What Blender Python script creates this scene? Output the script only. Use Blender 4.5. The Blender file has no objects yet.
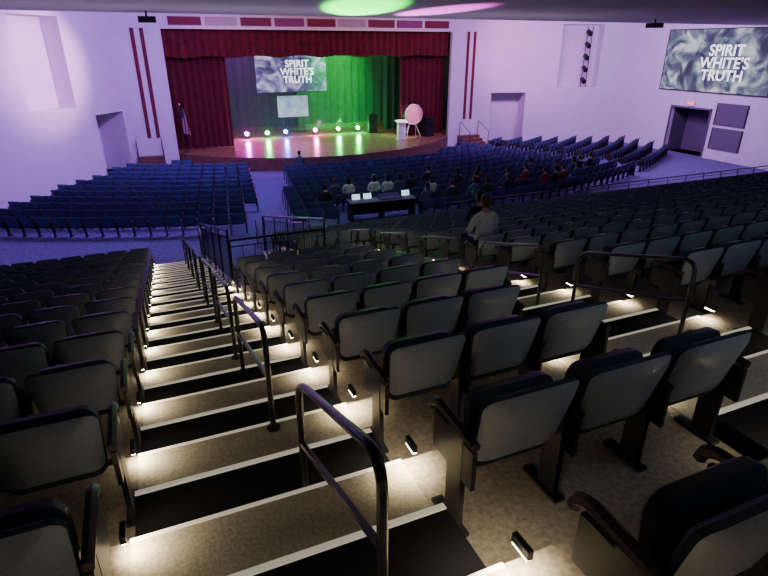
import bpy, math, random
from mathutils import Vector, Matrix
import numpy as np
random.seed(4)
scene = bpy.context.scene
COL = scene.collection

# ------------------------------------------------------------------ materials
def nmat(name, color, rough=0.7, metal=0.0, noise=0.0, nscale=20, emis=None, estr=0, spec=0.3, bump=0.0, sheen=0.0):
    m = bpy.data.materials.new(name); m.use_nodes = True
    nt = m.node_tree; b = nt.nodes['Principled BSDF']
    b.inputs['Base Color'].default_value = (*color, 1)
    b.inputs['Roughness'].default_value = rough
    b.inputs['Metallic'].default_value = metal
    b.inputs['Specular IOR Level'].default_value = spec
    if sheen: b.inputs['Sheen Weight'].default_value = sheen
    if emis:
        b.inputs['Emission Color'].default_value = (*emis, 1)
        b.inputs['Emission Strength'].default_value = estr
    if noise or bump:
        tc = nt.nodes.new('ShaderNodeTexCoord'); n = nt.nodes.new('ShaderNodeTexNoise')
        n.inputs['Scale'].default_value = nscale; n.inputs['Detail'].default_value = 5
        nt.links.new(tc.outputs['Object'], n.inputs['Vector'])
        if noise:
            r = nt.nodes.new('ShaderNodeValToRGB')
            r.color_ramp.elements[0].position = 0.3; r.color_ramp.elements[1].position = 0.7
            r.color_ramp.elements[0].color = (*[c*(1-noise) for c in color], 1)
            r.color_ramp.elements[1].color = (*[min(1, c*(1+noise)) for c in color], 1)
            nt.links.new(n.outputs['Fac'], r.inputs['Fac'])
            nt.links.new(r.outputs['Color'], b.inputs['Base Color'])
        if bump:
            bp = nt.nodes.new('ShaderNodeBump'); bp.inputs['Strength'].default_value = bump
            bp.inputs['Distance'].default_value = 0.01
            nt.links.new(n.outputs['Fac'], bp.inputs['Height']); nt.links.new(bp.outputs['Normal'], b.inputs['Normal'])
    return m

M = {}
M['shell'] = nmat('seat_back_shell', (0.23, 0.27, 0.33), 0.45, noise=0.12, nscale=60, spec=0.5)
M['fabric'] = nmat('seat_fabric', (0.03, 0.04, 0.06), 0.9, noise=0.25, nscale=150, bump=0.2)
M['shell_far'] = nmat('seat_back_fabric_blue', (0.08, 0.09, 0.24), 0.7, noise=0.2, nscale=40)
M['frame'] = nmat('seat_frame', (0.02, 0.02, 0.022), 0.4)
M['arm'] = nmat('armrest', (0.035, 0.025, 0.022), 0.4)
M['carpet'] = nmat('house_carpet', (0.15, 0.14, 0.30), 0.95, noise=0.3, nscale=8)
M['concrete'] = nmat('tier_floor', (0.25, 0.21, 0.155), 0.85, noise=0.3, nscale=35, bump=0.3)
M['tan'] = nmat('stair_carpet_tan', (0.38, 0.33, 0.24), 0.9, noise=0.25, nscale=60, bump=0.3)
M['black'] = nmat('stair_tread_black', (0.010, 0.010, 0.011), 0.9, noise=0.2, nscale=60, spec=0.1)  # shadow on the half-steps, put into the tread colour as near-black
M['nosing'] = nmat('stair_nosing', (0.8, 0.76, 0.66), 0.6, emis=(1, 0.9, 0.7), estr=0.28)  # faint emission added to brighten the edge lines; nosings are no lamps
M['wall'] = nmat('wall_paint', (0.76, 0.73, 0.78), 0.85, noise=0.03, nscale=2)
M['walldark'] = nmat('recess_paint', (0.12, 0.10, 0.16), 0.85, noise=0.05, nscale=2)  # dark lining colour of the open doorway recess
M['stripe'] = nmat('maroon_stripe', (0.16, 0.015, 0.03), 0.7, noise=0.1)
M['ceil'] = nmat('ceiling_paint', (0.65, 0.6, 0.62), 0.9, noise=0.04, nscale=1)
M['wood'] = nmat('stage_wood', (0.34, 0.18, 0.10), 0.25, noise=0.25, nscale=3, spec=0.5)
M['fascia'] = nmat('stage_fascia', (0.17, 0.08, 0.06), 0.6, noise=0.2, nscale=4)
M['curtain'] = nmat('velvet_red', (0.14, 0.012, 0.022), 0.9, noise=0.3, nscale=3, sheen=0.1)
M['cyc'] = nmat('back_drape', (0.015, 0.06, 0.045), 0.95, noise=0.2, nscale=2)
M['rail'] = nmat('black_rail', (0.02, 0.02, 0.022), 0.28, metal=0.3, spec=0.6)
M['door'] = nmat('door_dark', (0.04, 0.03, 0.06), 0.5, noise=0.1)
M['blk'] = nmat('equipment_black', (0.015, 0.015, 0.017), 0.45)
M['white'] = nmat('white_laminate', (0.8, 0.8, 0.8), 0.5)
M['board'] = nmat('notice_board', (0.14, 0.12, 0.17), 0.7, noise=0.2)
M['lamp'] = nmat('aisle_lamp', (1, 0.9, 0.7), 0.4, emis=(1, 0.88, 0.62), estr=30)

# ------------------------------------------------------------------ mesh helper
class MB:
    def __init__(s): s.v = []; s.f = []; s.m = []; s.mats = []
    def mi(s, m):
        if m not in s.mats: s.mats.append(m)
        return s.mats.index(m)
    def add(s, vs, fs, mat, T=None):
        o = len(s.v)
        for v in vs:
            v = Vector(v)
            if T is not None: v = T @ v
            s.v.append(tuple(v))
        i = s.mi(mat)
        for f in fs: s.f.append(tuple(o+a for a in f)); s.m.append(i)
    def box(s, x0, x1, y0, y1, z0, z1, mat, T=None):
        vs = [(x0,y0,z0),(x1,y0,z0),(x1,y1,z0),(x0,y1,z0),(x0,y0,z1),(x1,y0,z1),(x1,y1,z1),(x0,y1,z1)]
        fs = [(0,3,2,1),(4,5,6,7),(0,1,5,4),(1,2,6,5),(2,3,7,6),(3,0,4,7)]
        s.add(vs, fs, mat, T)
    def tube(s, pts, r, mat, n=8, T=None, closed=False):
        pts = [Vector(p) for p in pts]; rs = r if isinstance(r, (list, tuple)) else [r]*len(pts)
        vs = []; fs = []; N = len(pts)
        up = Vector((0.123, 0.31, 0.94)).normalized()
        for i, p in enumerate(pts):
            if closed: d = pts[(i+1) % N]-pts[i-1]
            else: d = pts[min(i+1, N-1)]-pts[max(i-1, 0)]
            d.normalize()
            a = up - d*up.dot(d)
            if a.length < 0.05: a = Vector((1, 0, 0)) - d*d.x
            a.normalize(); b = d.cross(a)
            up = a
            for k in range(n):
                t = 2*math.pi*k/n
                vs.append(p + (a*math.cos(t)+b*math.sin(t))*rs[i])
        R = N if closed else N-1
        for i in range(R):
            j = (i+1) % N
            for k in range(n):
                fs.append((i*n+k, i*n+(k+1) % n, j*n+(k+1) % n, j*n+k))
        if not closed:
            fs.append(tuple(range(n-1, -1, -1))); fs.append(tuple((N-1)*n+k for k in range(n)))
        s.add(vs, fs, mat, T)
    def ball(s, c, r, mat, nu=12, nv=8, T=None, vmin=0.0, vmax=1.0):
        c = Vector(c); r = Vector(r) if not isinstance(r, (int, float)) else Vector((r, r, r))
        vs = []; fs = []
        for i in range(nv+1):
            ph = math.pi*(vmin+(vmax-vmin)*i/nv)
            for k in range(nu):
                th = 2*math.pi*k/nu
                vs.append((c.x+r.x*math.sin(ph)*math.cos(th), c.y+r.y*math.sin(ph)*math.sin(th), c.z+r.z*math.cos(ph)))
        for i in range(nv):
            for k in range(nu):
                fs.append((i*nu+k, (i+1)*nu+k, (i+1)*nu+(k+1) % nu, i*nu+(k+1) % nu))
        s.add(vs, fs, mat, T)
    def cyl(s, p0, p1, r, mat, n=16, T=None): s.tube([p0, p1], r, mat, n, T)
    def mesh(s, name, smooth=False):
        me = bpy.data.meshes.new(name); me.from_pydata(s.v, [], s.f)
        for m in s.mats: me.materials.append(m)
        me.polygons.foreach_set('material_index', s.m)
        if smooth:
            me.polygons.foreach_set('use_smooth', [True]*len(s.f))
            try: me.set_sharp_from_angle(angle=math.radians(40))
            except Exception: pass
        me.update(); return me
    def obj(s, name, loc=(0,0,0), rot=0, smooth=False, parent=None):
        o = bpy.data.objects.new(name, s.mesh(name, smooth)); COL.objects.link(o)
        o.location = loc; o.rotation_euler = (0, 0, rot)
        if parent: o.parent = parent
        return o

def smooth_path(pts, r=0.08, n=5):
    pts = [Vector(p) for p in pts]; out = [pts[0]]
    for i in range(1, len(pts)-1):
        a, b, c = pts[i-1], pts[i], pts[i+1]
        d1 = (a-b); d2 = (c-b); l = min(r, d1.length*0.45, d2.length*0.45)
        p = b+d1.normalized()*l; q = b+d2.normalized()*l
        for k in range(n+1):
            t = k/n; out.append(p*(1-t)**2 + b*2*t*(1-t) + q*t*t)
    out.append(pts[-1]); return out

# ------------------------------------------------------------------ hall data
CAMZ = 6.1
D = 0.93; RISE = 0.2475
def py0(k): return 1.19 + D*k
def pz(k): return 4.03 - RISE*k
KMIN, KMAX = -5, 15
AX0, AX1 = -0.36, 1.02
def a2c(y): return 3.82 + 0.02*y
def a2l(k): return 2.74 if k <= 2 else 3.29
SOFF = 7.04
b = MB(); b.box(-16, 32, -4.5, 44, -0.2, 0, M['carpet']); b.obj('floor')

b = MB()
for k in range(KMIN, KMAX+1):
    y0, y1, z = py0(k), py0(k)+D, pz(k)
    if k < 9: b.box(-13.2, 28, y0, y1, 0.0, z, M['concrete'])
    else:
        b.box(-13.2 if y1 < 14 else -10.5, 1.08, y0, y1, 0.0, z, M['concrete'])
        b.box(2.78, 28, y0, y1, 0.0, z, M['concrete'])
        b.box(1.08, 1.10, y0, y1, 0.0, z+0.02, M['wall']); b.box(2.76, 2.78, y0, y1, 0.0, z+0.02, M['wall'])
b.obj('seating_tier_floor')
b = MB(); b.box(1.25, 2.6, py0(9)+0.01, py0(9)+0.05, 0, 1.72, M['door']); b.obj('door_1')

def stairs(name, xfun):
    b = MB()
    for k in range(KMIN, KMAX+1):
        y0 = py0(k); y1 = y0+D; z = pz(k)
        xa, xb = xfun(k, y1)
        b.box(xa, xb, y0+0.465, y1-0.02, z, z+0.006, M['tan'])
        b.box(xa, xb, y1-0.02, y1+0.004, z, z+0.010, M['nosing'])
        zl = pz(k+1) if k < KMAX else 0.0
        zh = zl+(z-zl)*0.5
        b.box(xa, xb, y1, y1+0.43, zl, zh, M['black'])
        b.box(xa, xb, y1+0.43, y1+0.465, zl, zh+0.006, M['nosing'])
    return b.obj(name)
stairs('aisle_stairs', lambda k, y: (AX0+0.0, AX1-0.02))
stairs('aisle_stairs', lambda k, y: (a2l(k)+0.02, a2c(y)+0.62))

# ------------------------------------------------------------------ seats
def panel(b, w0, w1, h, th, r, bend, T, matA, matB, cs=4):
    pts = []
    hh = h/2
    for (sx, sz, a0) in ((1, 1, 0), (-1, 1, 90), (-1, -1, 180), (1, -1, 270)):
        for i in range(cs+1):
            a = math.radians(a0+90*i/cs)
            z = sz*(hh-r)+r*math.sin(a)
            w = w0+(w1-w0)*(z+hh)/h
            x = sx*(w/2-r)+r*math.cos(a)
            pts.append((x, z))
    n = len(pts)
    rings = [(-th/2, 0.02), (-th/2, 0.5), (-th/2+0.002, 0.90), (-th/2+0.016, 1.0), (th/2-0.022, 1.0), (th/2, 0.88), (th/2+0.012, 0.5), (th/2+0.014, 0.02)]
    vs = []
    for (y, s) in rings:
        for (x, z) in pts:
            X, Z = x*s, z*s
            if s in (0.90, 0.88):
                X = x-math.copysign(min(abs(x), 0.022), x); Z = z-math.copysign(min(abs(z), 0.022), z)
            Z2 = Z + (0.018*(1-(2*X/w1)**2) if Z > hh*0.5 else 0)
            vs.append((X, y+bend*(2*X/w1)**2, Z2))
    fa, fb = [], []
    for i in range(len(rings)-1):
        for k in range(n):
            f = (i*n+k, i*n+(k+1) % n, (i+1)*n+(k+1) % n, (i+1)*n+k)
            (fa if i < 3 else fb).append(f)
    fa.append(tuple(range(n-1, -1, -1))); fb.append(tuple((len(rings)-1)*n+k for k in range(n)))
    o = len(b.v)
    b.add(vs, fa, matA, T)
    mi = b.mi(matB)
    for f in fb: b.f.append(tuple(o+a for a in f)); b.m.append(mi)

def chair(shell, cs=4, down=False, end=0):
    """faces +y, origin on the floor; end: 1 = standard on the +x side as well"""
    b = MB()
    T = Matrix.Translation((0, -0.20, 0.565)) @ Matrix.Rotation(math.radians(14), 4, 'X')
    panel(b, 0.44, 0.50, 0.39, 0.06, 0.055, 0.03, T, shell, M['fabric'], cs)
    if down:
        T = Matrix.Translation((0, 0.03, 0.42)) @ Matrix.Rotation(math.radians(-86), 4, 'X')
    else:
        T = Matrix.Translation((0, -0.085, 0.51)) @ Matrix.Rotation(math.radians(-6), 4, 'X')
    panel(b, 0.45, 0.46, 0.38, 0.08, 0.07, 0.0, T, M['frame'] if down else M['fabric'], M['fabric'] if down else M['frame'], cs)
    b.tube([(-0.27, -0.08, 0.35), (0.27, -0.08, 0.35)], 0.018, M['frame'], 6)
    def standard(x):
        b.box(x-0.014, x+0.014, -0.16, -0.04, 0.02, 0.54, M['frame'])
        b.box(x-0.012, x+0.012, -0.24, 0.10, 0.32, 0.52, M['frame'])
        b.box(x-0.03, x+0.03, -0.20, 0.06, 0.0, 0.02, M['frame'])
        b.tube(smooth_path([(x, -0.24, 0.55), (x, 0.08, 0.575), (x, 0.13, 0.55), (x, 0.14, 0.51)], 0.04, 3), 0.024, M['arm'], 6)
    standard(-0.275)
    if end: standard(0.275)
    return b
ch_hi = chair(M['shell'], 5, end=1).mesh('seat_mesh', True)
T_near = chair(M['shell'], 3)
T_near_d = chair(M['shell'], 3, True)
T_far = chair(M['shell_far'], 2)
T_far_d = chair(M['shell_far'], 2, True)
_end = MB()
_end.box(0.255, 0.29, -0.22, 0.12, 0.0, 0.53, M['frame']); _end.box(0.245, 0.3, -0.24, 0.14, 0.53, 0.57, M['arm'])

def build_rows(name, placements, tmpl, tmpl_d):
    vs = []; fs = []; ms = []; off = 0
    mats = []
    def mi(m):
        if m not in mats: mats.append(m)
        return mats.index(m)
    for (x, y, z, r, dn, er) in placements:
        parts = [tmpl_d if dn else tmpl]
        if er: parts.append(_end)
        for t in parts:
            a = np.array(t.v); c, s_ = math.cos(r), math.sin(r)
            out = np.empty_like(a)
            out[:, 0] = a[:, 0]*c-a[:, 1]*s_+x; out[:, 1] = a[:, 0]*s_+a[:, 1]*c+y; out[:, 2] = a[:, 2]+z
            vs.extend(out.tolist()); remap = [mi(m) for m in t.mats]
            fs.extend([tuple(i+off for i in f) for f in t.f]); ms.extend([remap[i] for i in t.m]); off += len(a)
    me = bpy.data.meshes.new(name); me.from_pydata(vs, [], fs)
    for m in mats: me.materials.append(m)
    me.polygons.foreach_set('material_index', ms)
    me.polygons.foreach_set('use_smooth', [True]*len(fs))
    try: me.set_sharp_from_angle(angle=math.radians(40))
    except Exception: pass
    o = bpy.data.objects.new(name, me); COL.objects.link(o); return o

SP = 0.55
people_targets_up = [(5.0, 7.67), (6.2, 9.5)]
people_targets_low = [(7.3, 19.6), (8.4, 19.6), (9.9, 18.4), (10.4, 19.3), (11.0, 18.3), (11.8, 18.3), (13.6, 18.5), (15.4, 18.8), (16.0, 18.9),
                      (16.6, 19.0), (17.2, 20.0), (17.8, 19.3), (9.3, 20.3), (12.6, 19.4), (7.2, 27.6), (12.2, 20.2), (18.4, 20.4),
                      (10.0, 20.2), (10.9, 21.2), (12.0, 18.6), (13.0, 20.5), (14.4, 19.6), (15.0, 19.9), (19.2, 20.5), (19.8, 20.8), (6.2, 19.8), (16.4, 20.6), (9.0, 20.6), (6.8, 20.6)]
occupied = []
def pick(allseats, targets):
    s = set()
    for t in targets:
        j = min((i for i in range(len(allseats)) if i not in s), key=lambda i: (allseats[i][0]-t[0])**2+(allseats[i][1]-t[1])**2)
        s.add(j)
    return s
up = []
for k in range(-2, KMAX+1):
    y = py0(k)+0.55; z = pz(k)
    row = []
    for i in range(13): row.append((AX0-0.03-SP/2-SP*i, y, z, 0.0, k, 'L', i == 0))
    up += row
    x = AX1+0.03+SP/2 if k < 9 else 2.95+SP/2
    lim = a2l(k) if k < 9 else 3.0
    row = []
    while x+SP/2 < lim+0.02:
        row.append([x, y, z, 0.0, k, 'M', False]); x += SP
    if row: row[-1][6] = True
    up += [tuple(r) for r in row]
    x = a2c(y)+0.68+SP/2 if k < 12 else 3.0+SP/2
    row = []
    while x < 27.5:
        row.append([x, y, z, 0.0, k, 'R', False]); x += SP
    row[-1][6] = True
    up += [tuple(r) for r in row]
occ_up = pick(up, people_targets_up)
rows = {}
for i, s_ in enumerate(up):
    x, y, z, r, k, blk, er = s_
    dn = i in occ_up
    if dn: occupied.append((x, y, z, r))
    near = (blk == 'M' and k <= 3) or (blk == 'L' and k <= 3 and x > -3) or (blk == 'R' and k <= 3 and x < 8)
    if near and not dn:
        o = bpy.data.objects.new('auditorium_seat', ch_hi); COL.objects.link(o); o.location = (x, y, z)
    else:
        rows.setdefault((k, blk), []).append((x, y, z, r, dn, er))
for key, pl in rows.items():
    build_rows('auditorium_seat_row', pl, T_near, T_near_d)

def lwx(y): return -5.9+0.6364*(y-25.5)
DESK = (7.9, 18.75)
low = []
R = 32.6; ri = 0
while R > 20.0:
    da = SP/R; a = -0.72
    prev = None
    while a < 0.72:
        x = 10+R*math.sin(a); y = 51-R*math.cos(a)
        ok = x > lwx(y)+1.7 and x < 28.8 and (y < 32.5-(x-21.4)*0.33-1.8) and y < 30.6
        ok = ok and math.hypot(x-9.9, y-39.05) > 12.0
        if abs(a+math.radians(11.2))*R < 0.75 or abs(a-math.radians(24))*R < 0.75: ok = False
        if abs(x-DESK[0]) < 1.7 and abs(y-DESK[1]-0.15) < 0.78: ok = False
        if ok: low.append([x, y, 0.0, a, ri, 'X', False]); prev = low[-1]
        else:
            if prev is not None: prev[6] = True
            prev = None
        a += da
    if prev is not None: prev[6] = True
    R -= D; ri += 1
occ_low = pick(low, people_targets_low)
rows = {}
for i, s_ in enumerate(low):
    x, y, z, r, k, blk, er = s_
    dn = i in occ_low
    if dn: occupied.append((x, y, z, r))
    rows.setdefault(k, []).append((x, y, z, r, dn, er))
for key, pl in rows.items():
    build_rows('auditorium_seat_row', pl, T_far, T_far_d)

# control desk among the seats
b = MB()
b.box(-1.3, 1.3, -0.32, 0.32, 0.74, 0.78, M['board'])
for x in (-1.25, 0, 1.25): b.box(x-0.03, x+0.03, -0.3, 0.3, 0, 0.74, M['blk'])
b.box(-1.25, 1.25, 0.28, 0.31, 0.15, 0.74, M['blk'])
b.add([(-.1,-.25,.79),(.75,-.25,.79),(.75,.25,.92),(-.1,.25,.92),(-.1,-.25,.78),(.75,-.25,.78),(.75,.25,.78),(-.1,.25,.78)],
      [(0,1,2,3),(4,7,6,5),(0,4,5,1),(1,5,6,2),(2,6,7,3),(3,7,4,0)], M['blk'])
for i in range(12): b.box(-0.05+i*0.065, -0.03+i*0.065, -0.12, -0.08, 0.825, 0.845, M['white'])
lapm = nmat('laptop_display', (0.5, 0.6, 0.65), emis=(0.6, 0.8, 0.9), estr=1.5)
for x in (-1.0, -0.55, 1.0):
    b.box(x-0.17, x+0.17, -0.2, 0.03, 0.78, 0.80, M['board'])
    T = Matrix.Translation((x, 0.04, 0.80)) @ Matrix.Rotation(math.radians(-15), 4, 'X')
    b.box(-0.17, 0.17, 0, 0.012, 0, 0.23, M['blk'], T); b.box(-0.155, 0.155, -0.003, 0, 0.015, 0.215, lapm, T)
b.obj('sound_control_desk', (DESK[0], DESK[1]+0.1, 0), -0.06)

# ------------------------------------------------------------------ aisle lamps
def lamp_at(x, y, z, side, power, tilt=25):
    b = MB(); b.box(-0.012, 0.012, -0.05, 0.05, -0.02, 0.02, M['blk']); b.box(-0.010, 0.010, -0.045, 0.045, -0.028, -0.02, M['lamp'])
    o = b.obj('aisle_lamp', (x, y, z))
    l = bpy.data.lights.new('aisle_light', 'SPOT'); l.energy = power; l.color = (1, 0.85, 0.6)
    l.spot_size = math.radians(160); l.spot_blend = 0.6; l.shadow_soft_size = 0.03
    lo = bpy.data.objects.new('bulb', l); COL.objects.link(lo); lo.parent = o; lo.location = (side*0.02, 0, -0.04)
    lo.rotation_euler = (0, math.radians(-tilt*side), 0)
for k in range(-2, KMAX+1):
    y = py0(k)+D; z = pz(k)+0.12
    lamp_at(AX0-0.01, y-0.06, z, 1, 8.0)
    if k < 9: lamp_at(AX1+0.01, y-0.06, z+0.03, -1, 15.0, 0)
    if k < 12:
        lamp_at(a2l(k)+0.0, y-0.06, z, 1, 7.0, 10)
        lamp_at(a2c(y)+0.66, y-0.06, z, -1, 8.0, 10)

# ------------------------------------------------------------------ handrails
def handrail(xf, yn, yf, zf_n, zf_f):
    H = 0.76
    xn, xF = xf(yn), xf(yf)
    b = MB()
    zn, zF = zf_n, zf_f
    b.tube(smooth_path([(xn, yn, zn), (xn, yn, zn+H), (xF, yf, zF+H), (xF, yf, zF)], 0.14, 6), 0.019, M['rail'], 10)
    b.tube([(xn, yn, zn+H*0.52), (xF, yf, zF+H*0.52)], 0.016, M['rail'], 8)
    for (x, y, z) in ((xn, yn, zn), (xF, yf, zF)):
        b.cyl((x, y, z), (x, y, z+0.012), 0.045, M['rail'], 14)
    b.obj('handrail', smooth=True)
def floor_z(y):
    k = math.floor((y-1.19)/D)
    return pz(k) + (0.006 if (y-py0(k)) > 0.465 else (RISE*0.5))
for j in range(0, 8):
    yn = 1.12+1.86*j; yf = yn+(1.02 if j == 0 else 1.38)
    handrail(lambda y: 0.47, yn, yf, floor_z(yn), floor_z(yf))
for j in range(0, 5):
    yn = 2.75+1.86*j; yf = yn+1.3
    handrail(a2c, yn, yf, floor_z(yn), floor_z(yf))

def fence(x0, y0, z0, x1, y1, z1, H=1.08, name='guard_rail', gap=0.2):
    b = MB()
    a = Vector((x0, y0, z0)); c = Vector((x1, y1, z1)); L = (c-a).length; up = Vector((0, 0, 1))
    b.tube([a+up*H, c+up*H], 0.022, M['rail'], 8)
    b.tube([a+up*0.1, c+up*0.1], 0.015, M['rail'], 6)
    b.tube([a+up*(H-0.12), c+up*(H-0.12)], 0.011, M['rail'], 6)
    n = max(2, int(L/gap))
    for i in range(n+1):
        p = a.lerp(c, i/n)
        post = i % 8 == 0 or i == n or gap > 0.5
        b.tube([p+up*(0 if post else 0.1), p+up*(H if post else H-0.12)], 0.018 if post else 0.006, M['rail'], 6)
    return b.obj(name, smooth=True)
yA = py0(9); yB = py0(15)+D
fence(1.04, yA, pz(8), 1.04, yB, pz(15)+0.02)
fence(2.83, yA, pz(8), 2.83, yB, pz(15)+0.02)
fence(1.06, yA-0.04, pz(8), 2.80, yA-0.04, pz(8), H=0.9)
fence(1.04, yB+0.05, 0, 1.04, yB+1.3, 0, H=0.95)
fence(2.83, yB+0.05, 0, 2.83, yB+1.3, 0, H=0.95)
fence(9, yB-0.06, pz(15), 27.9, yB-0.06, pz(15), H=0.85, gap=1.0)

# ------------------------------------------------------------------ walls
def wall(name, p0, p1, z0, z1, openings, th=0.25, mat=None):
    mat = mat or M['wall']
    p0 = Vector((*p0, 0)); p1 = Vector((*p1, 0)); L = (p1-p0).length
    d = (p1-p0).normalized(); n = Vector((-d.y, d.x, 0))
    T = Matrix.Translation(p0) @ Matrix(((d.x, n.x, 0, 0), (d.y, n.y, 0, 0), (0, 0, 1, 0), (0, 0, 0, 1)))
    b = MB(); cur = 0
    for (s0, s1, za, zb, dep, *dm) in sorted(openings, key=lambda t: t[0]):
        s0 *= L; s1 *= L
        b.box(cur, s0, 0, th, z0, z1, mat, T)
        if za > z0: b.box(s0, s1, 0, th, z0, za, mat, T)
        if zb < z1: b.box(s0, s1, 0, th, zb, z1, mat, T)
        dm = dm[0] if dm else mat
        b.box(s0-0.1, s1+0.1, dep, dep+0.1, za-0.1, zb+0.1, dm, T)
        b.box(s0-0.1, s0, th, dep, za, zb, dm, T); b.box(s1, s1+0.1, th, dep, za, zb, dm, T)
        b.box(s0-0.1, s1+0.1, th, dep, zb, zb+0.1, dm, T); b.box(s0-0.1, s1+0.1, th, dep, za-0.1, za, dm, T)
        cur = s1
    b.box(cur, L, 0, th, z0, z1, mat, T)
    return b.obj(name), T, L
CT = 8.2
PL = 32.5
wall('wall_left', (-13.2, 14), (-5.9, 25.5), 0, CT, [])
wall('wall_left_front', (-5.9, 25.5), (-0.85, PL), 0, CT, [(0.31, 0.62, 3.5, 7.3, 0.9), (0.75, 0.985, 0, 3.05, 1.6)])
wall('wall_left_rear', (-13.2, -4.4), (-13.2, 14), 0, CT, [])
wall('wall_stage_left', (-0.85, PL), (1.5, PL), 0, CT, [])
wall('wall_stage_right', (18.4, PL), (21.2, PL), 0, CT, [])
wall('wall_right_front', (21.2, PL), (30.5, 29.5), 0, CT, [(0.03, 0.27, 0.0, 3.3, 1.4), (0.48, 0.76, 3.6, 7.4, 0.8)])
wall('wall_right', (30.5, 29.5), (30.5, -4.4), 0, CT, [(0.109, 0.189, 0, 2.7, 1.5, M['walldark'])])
wall('wall_back', (30.5, -4.4), (-13.2, -4.4), 0, CT, [])
b = MB(); b.box(1.5, 18.4, PL, PL+0.25, 6.93, CT, M['wall']); b.obj('wall_header')
cols = [(0.18, 0.02, 0.05), (0.42, 0.36, 0.42), (0.16, 0.03, 0.07), (0.22, 0.05, 0.18)]
pm = [nmat('header_panel_%d' % i, c, 0.7, noise=0.1) for i, c in enumerate(cols)]
b = MB()
for i in range(9):
    x = 1.9+i*1.82
    b.box(x, x+1.62, PL-0.08, PL, 7.1, 7.5, pm[i % 4])
b.obj('trim_header_panels')
b = MB()
for x in (0.05, 0.5): b.box(x, x+0.19, PL-0.03, PL, 1.6, 6.95, M['stripe'])
b.obj('trim_stripes_left')
b = MB()
for x in (19.45, 19.92): b.box(x, x+0.19, PL-0.03, PL, 1.7, 6.95, M['stripe'])
b.obj('trim_stripes_right')
b = MB(); b.box(-0.85, 1.5, PL-0.03, PL, 0, 0.15, M['stripe']); b.obj('baseboard_left')
b = MB()
b.box(-13.3, 30.6, -4.5, 20.0, SOFF, SOFF+0.2, M['ceil'])
b.box(-13.3, 30.6, 19.8, 20.0, SOFF+0.2, CT, M['ceil'])
b.box(-13.3, 30.6, 20.0, 34, CT, CT+0.2, M['ceil'])
b.obj('ceiling')

# ------------------------------------------------------------------ stage
cx, cy, CR = 9.9, 39.05, 10.65
arc = []
for i in range(33):
    a = math.radians(-52.1+104.2*i/32)
    arc.append((cx+CR*math.sin(a), cy-CR*math.cos(a)))
outline = [(0.25, 42.15), (0.25, PL+0.3), (1.52, PL+0.3)]+[p for p in arc if 1.52 < p[0] < 18.38]+[(18.38, PL+0.3), (19.75, PL+0.3), (19.75, 42.15)]
SZ = 0.7
b = MB(); n = len(outline)
b.add([(x, y, SZ) for x, y in outline], [tuple(range(n))], M['wood'])
b.add([(x, y, SZ) for x, y in outline]+[(x, y, 0) for x, y in outline], [(i, n+i, n+(i+1) % n, (i+1) % n) for i in range(n)], M['fascia'])
b.obj('stage_platform')
b = MB(); b.box(0.0, 20.0, 42.2, 42.4, 0, 9, M['cyc']); b.box(0.0, 0.2, 32.8, 42.2, 0, 9, M['cyc']); b.box(19.8, 20, 32.8, 42.2, 0, 9, M['cyc'])
b.box(0, 20, 32.76, 42.4, 9, 9.2, M['cyc']); b.obj('wall_stage_house')

def drape(name, x0, x1, y, z0, z1, fold, amp, mat, scallop=0.0, nz=6, seed=0):
    b = MB(); L = x1-x0; nx = int(L/fold*8)
    vs = []; rnd = random.Random(seed)
    ph = [rnd.uniform(-0.5, 0.5) for _ in range(nx+1)]
    for j in range(nz+1):
        t = j/nz
        for i in range(nx+1):
            s = i/nx; X = x0+L*s
            w = math.sin(2*math.pi*X/fold+0.6*math.sin(X*1.7)+0.25*ph[i])*amp*(0.6+0.4*(1-t))
            zb = z0+scallop*abs(math.sin(math.pi*X/(fold*6)))
            Z = zb+(z1-zb)*t
            vs.append((X, y+w, Z))
    fs = [(j*(nx+1)+i, j*(nx+1)+i+1, (j+1)*(nx+1)+i+1, (j+1)*(nx+1)+i) for j in range(nz) for i in range(nx)]
    b.add(vs, fs, mat)
    return b.obj(name, smooth=True)
drape('stage_valance_curtain', 1.3, 18.6, 33.1, 5.5, 7.6, 0.42, 0.11, M['curtain'], scallop=0.12)
drape('stage_curtain', 1.3, 4.7, 33.7, 0.72, 7.6, 0.38, 0.13, M['curtain'], seed=1)
drape('stage_curtain', 15.4, 18.6, 33.7, 0.72, 7.6, 0.38, 0.13, M['curtain'], seed=2)
drape('stage_leg_drape', 0.6, 4.6, 36.8, 0.72, 8.6, 0.5, 0.1, M['cyc'], seed=3)
drape('stage_leg_drape', 15.6, 19.4, 36.8, 0.72, 8.6, 0.5, 0.1, M['cyc'], seed=3)
drape('stage_back_drape', 0.4, 19.6, 41.6, 0.72, 8.8, 0.6, 0.1, M['cyc'], seed=4)

def stage_steps(x0, x1):
    b = MB()
    for i in range(4): b.box(x0, x1, PL-1.6+i*0.4, PL-0.04, 0+i*0.17, 0.17*(i+1), M['fascia'])
    o = b.obj('stage_steps')
    b = MB()
    for x in (x0+0.05, x1-0.05):
        b.tube(smooth_path([(x, PL-1.5, 0.17), (x, PL-1.5, 1.05), (x, PL-0.2, 1.6), (x, PL-0.2, 0.68)], 0.1), 0.02, M['rail'], 8)
    b.obj('handrails', smooth=True, parent=o)
stage_steps(-0.6, 0.75); stage_steps(19.1, 20.6)

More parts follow.
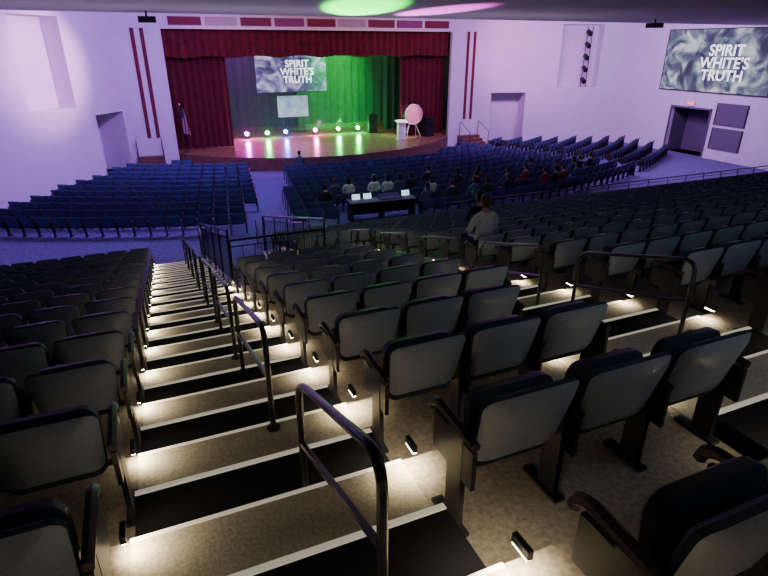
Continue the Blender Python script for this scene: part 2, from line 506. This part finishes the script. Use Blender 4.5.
# ------------------------------------------------------------------ screens
def screen_mat(name, strength, cols, flip=1, seed=0):
    m = bpy.data.materials.new(name); m.use_nodes = True; nt = m.node_tree
    b = nt.nodes['Principled BSDF']; b.inputs['Roughness'].default_value = 0.8
    tc = nt.nodes.new('ShaderNodeTexCoord'); n = nt.nodes.new('ShaderNodeTexNoise'); n.inputs['Scale'].default_value = 0.9; n.inputs['Detail'].default_value = 8
    n.inputs['Distortion'].default_value = 1.4
    mp = nt.nodes.new('ShaderNodeMapping'); mp.inputs['Location'].default_value = (seed, seed*0.7, 0)
    r = nt.nodes.new('ShaderNodeValToRGB')
    r.color_ramp.elements[0].position = 0.36; r.color_ramp.elements[0].color = (*cols[0], 1)
    r.color_ramp.elements[1].position = 0.64; r.color_ramp.elements[1].color = (*cols[-1], 1)
    for i, c in enumerate(cols[1:-1]):
        e = r.color_ramp.elements.new(0.36+0.28*(i+1)/(len(cols)-1)); e.color = (*c, 1)
    nt.links.new(tc.outputs['Object'], mp.inputs['Vector']); nt.links.new(mp.outputs['Vector'], n.inputs['Vector']); nt.links.new(n.outputs['Fac'], r.inputs['Fac'])
    nt.links.new(r.outputs['Color'], b.inputs['Emission Color']); b.inputs['Emission Strength'].default_value = strength
    b.inputs['Base Color'].default_value = (0.03, 0.03, 0.03, 1)
    return m
SM = screen_mat('projected_image', 0.9, [(0.02, 0.03, 0.06), (0.10, 0.13, 0.22), (0.3, 0.38, 0.45), (0.75, 0.8, 0.85)], seed=2)
SM2 = screen_mat('projected_image_stage', 0.9, [(0.02, 0.02, 0.07), (0.08, 0.08, 0.28), (0.28, 0.26, 0.6), (0.7, 0.7, 0.95)], seed=5)
SM3 = screen_mat('monitor_image', 0.9, [(0.2, 0.4, 0.6), (0.4, 0.6, 0.75), (0.6, 0.8, 0.9)])
txt_w = nmat('projected_text', (0.8, 0.8, 0.8), 0.8, emis=(0.95, 1, 1), estr=1.8)
def text(body, size, loc, rot, mat, parent, bold=0.0, ext=0.002, sp=1.0):
    c = bpy.data.curves.new('lettering', 'FONT'); c.body = body; c.size = size; c.align_x = 'CENTER'; c.align_y = 'CENTER'
    c.extrude = ext; c.offset = bold; c.space_line = sp; c.materials.append(mat)
    o = bpy.data.objects.new('lettering', c); COL.objects.link(o); o.location = loc; o.rotation_euler = rot; o.parent = parent; return o
def screen(name, w, h, loc, rotz, fs, mat):
    b = MB(); b.box(-w/2, w/2, 0, 0.04, -h/2, h/2, mat)
    t = 0.05
    b.box(-w/2-t, w/2+t, -0.01, 0.06, h/2, h/2+t, M['blk']); b.box(-w/2-t, w/2+t, -0.01, 0.06, -h/2-t, -h/2, M['blk'])
    b.box(-w/2-t, -w/2, -0.01, 0.06, -h/2, h/2, M['blk']); b.box(w/2, w/2+t, -0.01, 0.06, -h/2, h/2, M['blk'])
    o = b.obj(name, loc, rotz)
    if fs: text('SPIRIT\nWHITE\'S\nTRUTH', fs, (w*0.08, -0.015, -0.12), (math.radians(90), 0, 0), txt_w, o, bold=0.008, sp=0.82)
    return o
screen('projection_screen', 6.9, 3.3, (30.42, 23.5, 5.34), math.radians(-90), 0.8, SM)
screen('projection_screen', 4.75, 2.7, (9.5, 38.0, 4.68), 0, 0.6, SM2)
o = screen('stage_monitor', 2.1, 1.35, (9.45, 38.0, 2.4), 0, 0, SM3)
b = MB(); b.box(-0.9, 0.9, 0.02, 0.1, -1.7, -1.62, M['blk'])
b.cyl((-0.7, 0.06, -1.65), (-0.7, 0.06, -0.65), 0.03, M['blk']); b.cyl((0.7, 0.06, -1.65), (0.7, 0.06, -0.65), 0.03, M['blk']); b.obj('stand', parent=o)

for z0, z1 in ((1.95, 3.15), (0.6, 1.8)):
    b = MB(); b.box(30.44, 30.495, 20.9, 22.7, z0, z1, M['board'])
    b.box(30.42, 30.495, 20.85, 20.9, z0, z1, M['blk']); b.box(30.42, 30.495, 22.7, 22.75, z0, z1, M['blk']); b.obj('notice_board')
b = MB(); b.box(30.40, 30.495, 24.2, 24.75, 2.85, 3.1, M['white']); o = b.obj('exit_sign')
text('EXIT', 0.22, (30.39, 24.47, 2.975), (math.radians(90), 0, math.radians(-90)), nmat('exit_red', (1, 0.05, 0.02), emis=(1, 0.05, 0.02), estr=4), o)
b = MB()
b.box(30.42, 30.49, 23.02, 23.1, 0, 2.75, M['board']); b.box(30.42, 30.49, 25.8, 25.88, 0, 2.75, M['board']); b.box(30.42, 30.49, 23.02, 25.88, 2.68, 2.78, M['board'])
b.obj('trim_door_frame')

# ------------------------------------------------------------------ stage equipment
par_cols = [(0.9, 0.1, 1), (0.05, 1, 0.12), (0.12, 0.15, 1), (1, 0.15, 0.6), (0.05, 1, 0.15), (0.05, 1, 0.15)]
par_x = [5.9, 7.2, 8.4, 10.4, 12.0, 13.4]
for i, (x, c) in enumerate(zip(par_x, par_cols)):
    lm = nmat('par_lens_%d' % i, c, emis=c, estr=3)
    b = MB(); b.cyl((0, 0.12, 0.22), (0, -0.1, 0.32), 0.14, M['blk'], 16)
    b.cyl((0, -0.1, 0.32), (0, -0.115, 0.327), 0.135, lm, 16)
    b.tube([(-0.17, 0, 0.25), (-0.17, 0, 0.02), (0.17, 0, 0.02), (0.17, 0, 0.25)], 0.015, M['blk'], 6)
    b.box(-0.2, 0.2, -0.12, 0.12, 0, 0.02, M['blk'])
    o = b.obj('par_can_light', (x, 36.3, SZ), smooth=True)
    l = bpy.data.lights.new('par', 'POINT'); l.energy = 200; l.color = c; l.shadow_soft_size = 0.1
    lo = bpy.data.objects.new('par_bulb', l); COL.objects.link(lo); lo.parent = o; lo.location = (0, -0.3, 0.4)
b = MB(); b.box(-0.3, 0.3, -0.2, 0.2, 0, 0.05, M['white']); b.box(-0.24, 0.24, -0.15, 0.15, 0.05, 1.0, M['white'])
b.add([(-.36,-.25,1.0),(.36,-.25,1.0),(.36,.25,1.12),(-.36,.25,1.12),(-.36,-.25,1.05),(.36,-.25,1.05),(.36,.25,1.17),(-.36,.25,1.17)],
      [(0,3,2,1),(4,5,6,7),(0,1,5,4),(1,2,6,5),(2,3,7,6),(3,0,4,7)], M['white'])
b.obj('lectern', (14.9, 32.3, SZ))
redm = nmat('drum_head', (0.9, 0.3, 0.4), 0.5)
b = MB(); b.cyl((0, -0.2, 0), (0, 0.2, 0), 0.6, M['blk'], 28); b.cyl((0, -0.22, 0), (0, -0.2, 0), 0.55, redm, 28)
ring = [(0.6*math.cos(t*math.pi/14), -0.2, 0.6*math.sin(t*math.pi/14)) for t in range(28)]
b.tube(ring, 0.03, M['white'], 6, closed=True)
for sx in (-1, 1): b.tube([(sx*0.2, 0, -0.55), (sx*0.5, -0.25, -1.4)], 0.02, M['white'], 6); b.tube([(sx*0.2, 0, -0.55), (sx*0.4, 0.3, -1.4)], 0.02, M['white'], 6)
b.obj('bass_drum', (16.0, 33.0, SZ+1.42), smooth=True)
for (x, y) in ((17.1, 32.0), (14.3, 34.9)):
    b = MB(); b.box(-0.3, 0.3, -0.25, 0.25, 0.1, 1.2, M['blk']); b.box(-0.33, 0.33, -0.28, 0.28, 0, 0.1, M['blk'])
    b.cyl((0, -0.25, 0.45), (0, -0.27, 0.45), 0.22, M['rail'], 20); b.cyl((0, -0.25, 0.95), (0, -0.27, 0.95), 0.09, M['rail'], 16)
    b.obj('loudspeaker', (x, y+0.9, SZ))
fl = bpy.data.materials.new('flag_cloth'); fl.use_nodes = True; nt = fl.node_tree; bs = nt.nodes['Principled BSDF']
tc = nt.nodes.new('ShaderNodeTexCoord'); wv = nt.nodes.new('ShaderNodeTexWave'); wv.inputs['Scale'].default_value = 2.2
rp = nt.nodes.new('ShaderNodeValToRGB'); rp.color_ramp.interpolation = 'CONSTANT'; rp.color_ramp.elements[0].color = (0.4, 0.03, 0.05, 1)
rp.color_ramp.elements[1].position = 0.5; rp.color_ramp.elements[1].color = (0.45, 0.45, 0.5, 1)
nt.links.new(tc.outputs['Object'], wv.inputs['Vector']); nt.links.new(wv.outputs['Fac'], rp.inputs['Fac']); nt.links.new(rp.outputs['Color'], bs.inputs['Base Color'])
b = MB(); b.cyl((0, 0, 0), (0, 0, 2.5), 0.018, M['arm'], 8); b.cyl((0, 0, 0), (0, 0, 0.06), 0.16, M['arm'], 16); b.ball((0, 0, 2.55), 0.05, M['white'])
vs = []
for j in range(11):
    for i in range(13):
        s = i/12; t = j/10
        vs.append((0.02+s*(0.16+0.22*t), 0.05*math.sin(s*16), 2.42-1.4*t-0.12*s))
b.add(vs, [(j*13+i, j*13+i+1, (j+1)*13+i+1, (j+1)*13+i) for j in range(10) for i in range(12)], fl)
navy = nmat('flag_canton', (0.03, 0.05, 0.2), 0.8)
b.add([(v[0], v[1]-0.01, v[2]) for v in vs[:13*5]], [(j*13+i, j*13+i+1, (j+1)*13+i+1, (j+1)*13+i) for j in range(4) for i in range(7)], navy)
b.obj('flag_on_pole', (1.9, 32.7, SZ+0.0), smooth=True)
for (x, y) in ((0.55, 19), (18.3, 17)):
    b = MB(); b.cyl((0, 0, 0), (0, 0, -0.14), 0.03, M['blk'], 8); b.box(-0.24, 0.24, -0.2, 0.2, -0.3, -0.14, M['blk'])
    b.cyl((0.1, 0.2, -0.22), (0.1, 0.28, -0.22), 0.06, M['rail'], 14); b.box(-0.2, -0.08, 0.2, 0.21, -0.27, -0.18, M['rail'])
    b.obj('ceiling_projector', (x, y, SOFF))
b = MB()
for x in (-0.2, 0.2): b.cyl((x, 0, 3.6), (x, 0, 7.3), 0.025, M['blk'], 8)
for i in range(5):
    z = 4.0+i*0.72
    b.cyl((-0.2, 0, z), (0.2, 0, z), 0.02, M['blk'], 8); b.cyl((-0.05, 0.1, z+0.1), (-0.25, -0.35, z-0.05), 0.15, M['blk'], 12)
b.obj('stage_light_ladder', (27.6, 30.75, 0), smooth=True)

# ------------------------------------------------------------------ people
skin_m = [nmat('skin_a', (0.55, 0.33, 0.24), 0.6), nmat('skin_b', (0.2, 0.1, 0.07), 0.6)]
hair_m = [nmat('hair_dark', (0.02, 0.014, 0.01), 0.6), nmat('hair_brown', (0.10, 0.05, 0.03), 0.6)]
pants_m = nmat('trousers', (0.03, 0.035, 0.06), 0.9); shoe_m = nmat('shoes', (0.02, 0.02, 0.02), 0.6)
eye_m = nmat('eye', (0.02, 0.02, 0.02), 0.2); lip_m = nmat('lips', (0.4, 0.15, 0.13), 0.5)
def body_mesh(variant):
    lean = [0.0, 0.08, -0.03][variant]
    P = {}
    V = []; E = []; Rr = []
    def v(n, p, r): P[n] = len(V); V.append(p); Rr.append(r)
    def e(a, c): E.append((P[a], P[c]))
    v('pel', (0, 0.0, 0.56), (0.165, 0.12)); v('waist', (0, 0.0+lean*0.3, 0.70), (0.145, 0.11)); v('chest', (0, lean*0.7, 0.90), (0.17, 0.12))
    v('ush', (0, lean, 1.02), (0.12, 0.09)); v('neck', (0, lean+0.01, 1.10), (0.055, 0.055)); v('hd', (0, lean+0.025, 1.17), (0.05, 0.05))
    e('pel', 'waist'); e('waist', 'chest'); e('chest', 'ush'); e('ush', 'neck'); e('neck', 'hd')
    for s, n in ((-1, 'l'), (1, 'r')):
        v('sh'+n, (s*0.175, lean, 1.0), (0.065, 0.065)); v('el'+n, (s*0.25, lean+0.08, 0.76), (0.048, 0.048)); v('wr'+n, (s*0.12, 0.30, 0.70), (0.03, 0.03))
        e('ush', 'sh'+n); e('sh'+n, 'el'+n); e('el'+n, 'wr'+n)
        v('hip'+n, (s*0.10, 0.08, 0.54), (0.10, 0.10)); v('kn'+n, (s*0.13, 0.46, 0.56), (0.065, 0.065)); v('an'+n, (s*0.13, 0.47, 0.12), (0.042, 0.042)); v('to'+n, (s*0.14, 0.63, 0.05), (0.04, 0.03))
        e('pel', 'hip'+n); e('hip'+n, 'kn'+n); e('kn'+n, 'an'+n); e('an'+n, 'to'+n)
    me = bpy.data.meshes.new('tmp'); me.from_pydata(V, E, []); o = bpy.data.objects.new('tmp', me); COL.objects.link(o)
    sk = o.modifiers.new('s', 'SKIN'); sk.use_smooth_shade = True
    for i, r in enumerate(Rr): me.skin_vertices[0].data[i].radius = r
    me.skin_vertices[0].data[0].use_root = True
    ss = o.modifiers.new('u', 'SUBSURF'); ss.levels = 2; ss.render_levels = 2
    dg = bpy.context.evaluated_depsgraph_get(); dg.update()
    ev = bpy.data.meshes.new_from_object(o.evaluated_get(dg))
    vs = [tuple(x.co) for x in ev.vertices]; fs = [tuple(p.vertices) for p in ev.polygons]
    bpy.data.objects.remove(o); bpy.data.meshes.remove(ev)
    return vs, fs, lean
BM = [body_mesh(i) for i in range(3)]
def person(loc, rot, variant, shirt, skin, hair, longh):
    vs, fs, lean = BM[variant]
    b = MB()
    b.mats = [shirt, pants_m, shoe_m, skin]
    b.v = list(vs); b.f = list(fs)
    for f in fs:
        c = Vector((0, 0, 0))
        for i in f: c += Vector(vs[i])
        c /= len(f)
        if c.z < 0.10: m = 2
        elif c.z < 0.62 or (c.z < 0.66 and c.y > 0.15 and abs(c.x) > 0.2): m = 1
        elif c.z > 1.085 and abs(c.x) < 0.1: m = 3
        else: m = 0
        b.m.append(m)
    hc = Vector((0, lean+0.04, 1.255))
    b.ball(hc, (0.075, 0.095, 0.115), skin, 16, 12)
    b.ball(hc+Vector((0, -0.014, 0.018)), (0.084, 0.099, 0.112), hair, 16, 8, vmin=0, vmax=0.52)
    b.ball(hc+Vector((0, -0.035, -0.005)), (0.082, 0.078, 0.105), hair, 14, 10)
    if longh: b.ball(hc+Vector((0, -0.06, -0.09)), (0.085, 0.055, 0.17), hair, 14, 10)
    b.tube([hc+Vector((0, 0.09, 0.015)), hc+Vector((0, 0.115, -0.02)), hc+Vector((0, 0.092, -0.028))], [0.008, 0.014, 0.01], skin, 8)
    for s in (-1, 1):
        b.ball(hc+Vector((s*0.03, 0.084, 0.008)), (0.011, 0.009, 0.007), eye_m, 8, 6)
        b.ball(hc+Vector((s*0.078, 0.0, -0.005)), (0.01, 0.02, 0.032), skin, 8, 6)
        w = Vector((s*0.12, 0.30, 0.70)); d = Vector((-s*0.15, 1, -0.25)).normalized(); sd = Vector((1, s*0.15, 0)).normalized()
        b.ball(w+d*0.045, (0.04, 0.055, 0.02), skin, 10, 8)
        for i in range(4):
            o_ = sd*(i-1.5)*0.019; L = [0.06, 0.075, 0.07, 0.055][i if s > 0 else 3-i]
            p = w+d*0.085+o_
            b.tube([p, p+d*L*0.5, p+d*L+Vector((0, 0, -0.02))], [0.010, 0.009, 0.006], skin, 6)
        p = w+d*0.03-sd*s*0.035
        b.tube([p, p+d*0.03-sd*s*0.02, p+d*0.06-sd*s*0.022], [0.012, 0.010, 0.007], skin, 6)
    b.ball(hc+Vector((0, 0.083, -0.055)), (0.024, 0.008, 0.007), lip_m, 8, 6)
    b.obj('seated_person', loc, rot, smooth=True)
shirts = [nmat('shirt_%d' % i, c, 0.9, noise=0.1) for i, c in enumerate([(0.75, 0.72, 0.68), (0.03, 0.03, 0.04), (0.1, 0.12, 0.2), (0.25, 0.06, 0.06), (0.6, 0.6, 0.65), (0.05, 0.07, 0.06)])]
for i, (x, y, z, r) in enumerate(occupied):
    if i < 2: sh = shirts[i]; sk = 0; hr = 1-i; lg = False
    elif abs(x-8) < 1.3 and y < 20.5: sh = shirts[0]; sk = i % 2; hr = 0; lg = True
    else: sh = shirts[random.choice([1, 1, 2, 3, 5, 1, 2, 4])]; sk = random.choice([0, 0, 1]); hr = random.choice([0, 0, 1]); lg = random.random() < 0.45
    person((x, y+0.0, z), r+random.uniform(-0.12, 0.12), i % 3, sh, skin_m[sk], hair_m[hr], lg)

# ------------------------------------------------------------------ lights
def area(loc, target, sx, sy, e, c, name='wash'):
    l = bpy.data.lights.new(name, 'AREA'); l.shape = 'RECTANGLE'; l.size = sx; l.size_y = sy; l.energy = e; l.color = c
    o = bpy.data.objects.new(name, l); COL.objects.link(o); o.location = loc
    o.rotation_euler = (Vector(target)-Vector(loc)).to_track_quat('-Z', 'Y').to_euler(); return o
def spot(loc, target, ang, e, c, blend=0.5, name='spot', r=0.1):
    l = bpy.data.lights.new(name, 'SPOT'); l.spot_size = math.radians(ang); l.spot_blend = blend; l.energy = e; l.color = c; l.shadow_soft_size = r
    o = bpy.data.objects.new(name, l); COL.objects.link(o); o.location = loc
    o.rotation_euler = (Vector(target)-Vector(loc)).to_track_quat('-Z', 'Y').to_euler(); return o
area((10, 25, 8.0), (10, 25, 0), 22, 6, 560, (0.24, 0.12, 1.0), 'house_wash')
area((3, 23, 7.8), (-5, 28.5, 4), 4, 1, 1050, (0.48, 0.22, 1.0), 'left_wall_wash')
area((22, 22, 7.8), (30.5, 26, 3), 4, 1, 850, (0.66, 0.36, 0.95), 'right_wall_wash')
area((18, 24, 7.8), (25, 32, 4), 4, 1, 600, (0.72, 0.32, 0.95), 'right_front_wash')
spot((3, 26, 7.5), (-3.9, 29, 5.2), 45, 5000, (1, 0.4, 0.85), 0.9, 'pink_wall_spot')
spot((16, 26, 7.5), (23, 32, 5.5), 45, 2200, (1, 0.2, 0.8), 0.9, 'magenta_wall_spot')
area((9.9, 31, 7.3), (9.9, 34.5, 3.5), 14, 0.5, 80, (1.0, 0.45, 0.45), 'proscenium_wash')
area((9.9, 36, 8.6), (9.9, 34.5, 0), 12, 1, 200, (1.0, 0.5, 0.35), 'stage_wash')
spot((13.2, 34.5, 7.8), (12.6, 41.5, 3), 62, 15000, (0.0, 1.0, 0.12), 0.8, 'green_spot')
spot((15, 36, 7.8), (13, 33, 0.7), 50, 2500, (0.02, 1.0, 0.15), 0.8, 'green_floor_spot')
spot((5, 36, 7.8), (6.5, 33, 0.7), 55, 11000, (0.55, 0.04, 1.0), 0.8, 'purple_floor_spot')
spot((15.4, 30, 7.5), (15.4, 33.0, 1.8), 22, 2500, (1.0, 0.75, 0.9), 0.6, 'lectern_spot')
spot((12.0, 36.0, 1.3), (6.0, 15.8, SOFF), 6, 300000, (0.01, 1.0, 0.05), 0.5, 'ceiling_green')
spot((10.4, 36.0, 1.3), (8.4, 16, SOFF), 5, 150000, (1.0, 0.12, 0.9), 0.5, 'ceiling_pink')
spot((12.8, 36.0, 1.3), (8.3, 19, 1.0), 5, 20000, (0.1, 1.0, 0.2), 0.7, 'green_house_beam')
for (sx, tx, tz, c) in ((13.4, 9.0, 7.5, (0.0, 1, 0.1)), (13.4, 11.6, 8.0, (0.0, 1, 0.1)), (12.0, 15.2, 7.5, (0.0, 1, 0.1)), (12.0, 13.4, 8.0, (0.0, 1, 0.2))):
    spot((sx, 36.2, 1.1), (tx, 37.2, tz), 8, 30000, c, 0.3, 'haze_beam', 0.05)
area((7, 1.0, 6.9), (7, 3.5, 2), 9, 4, 62, (0.6, 0.78, 1.0), 'rear_fill')
area((12, 10, 6.9), (12, 11, 2), 16, 6, 30, (0.25, 0.2, 1.0), 'mid_fill')
area((5, 17, 4.2), (5, 17.3, 7), 20, 1.5, 110, (0.8, 0.6, 0.9), 'ceiling_uplight')  # added light without a fixture, lifts the near ceiling
spot((1.93, 13.5, 5.5), (1.93, 13.0, 0), 30, 700, (0.5, 0.25, 1.0), 0.6, 'vomitory_light')  # added spot with no fixture, brightens the vomitory floor and lining

# stage haze
hz = bpy.data.materials.new('stage_haze_air'); hz.use_nodes = True; nt = hz.node_tree
for n_ in list(nt.nodes): nt.nodes.remove(n_)
out = nt.nodes.new('ShaderNodeOutputMaterial'); vol = nt.nodes.new('ShaderNodeVolumeScatter')
vol.inputs['Density'].default_value = 0.010; vol.inputs['Anisotropy'].default_value = 0.0
nt.links.new(vol.outputs['Volume'], out.inputs['Volume'])
b = MB(); b.box(1.6, 18.3, 34.0, 41.3, 0.72, 8.5, hz); b.obj('stage_haze')

w = bpy.data.worlds.new('World'); scene.world = w; w.use_nodes = True
w.node_tree.nodes['Background'].inputs['Color'].default_value = (0.02, 0.02, 0.05, 1); w.node_tree.nodes['Background'].inputs['Strength'].default_value = 0.3

cam = bpy.data.cameras.new('camera'); co = bpy.data.objects.new('camera', cam); COL.objects.link(co)
co.location = (0, 0, CAMZ); co.rotation_euler = (math.radians(90-23.9), 0, math.radians(-23))
cam.sensor_width = 36; cam.lens = 25.55; cam.clip_start = 0.05; cam.clip_end = 200
scene.camera = co
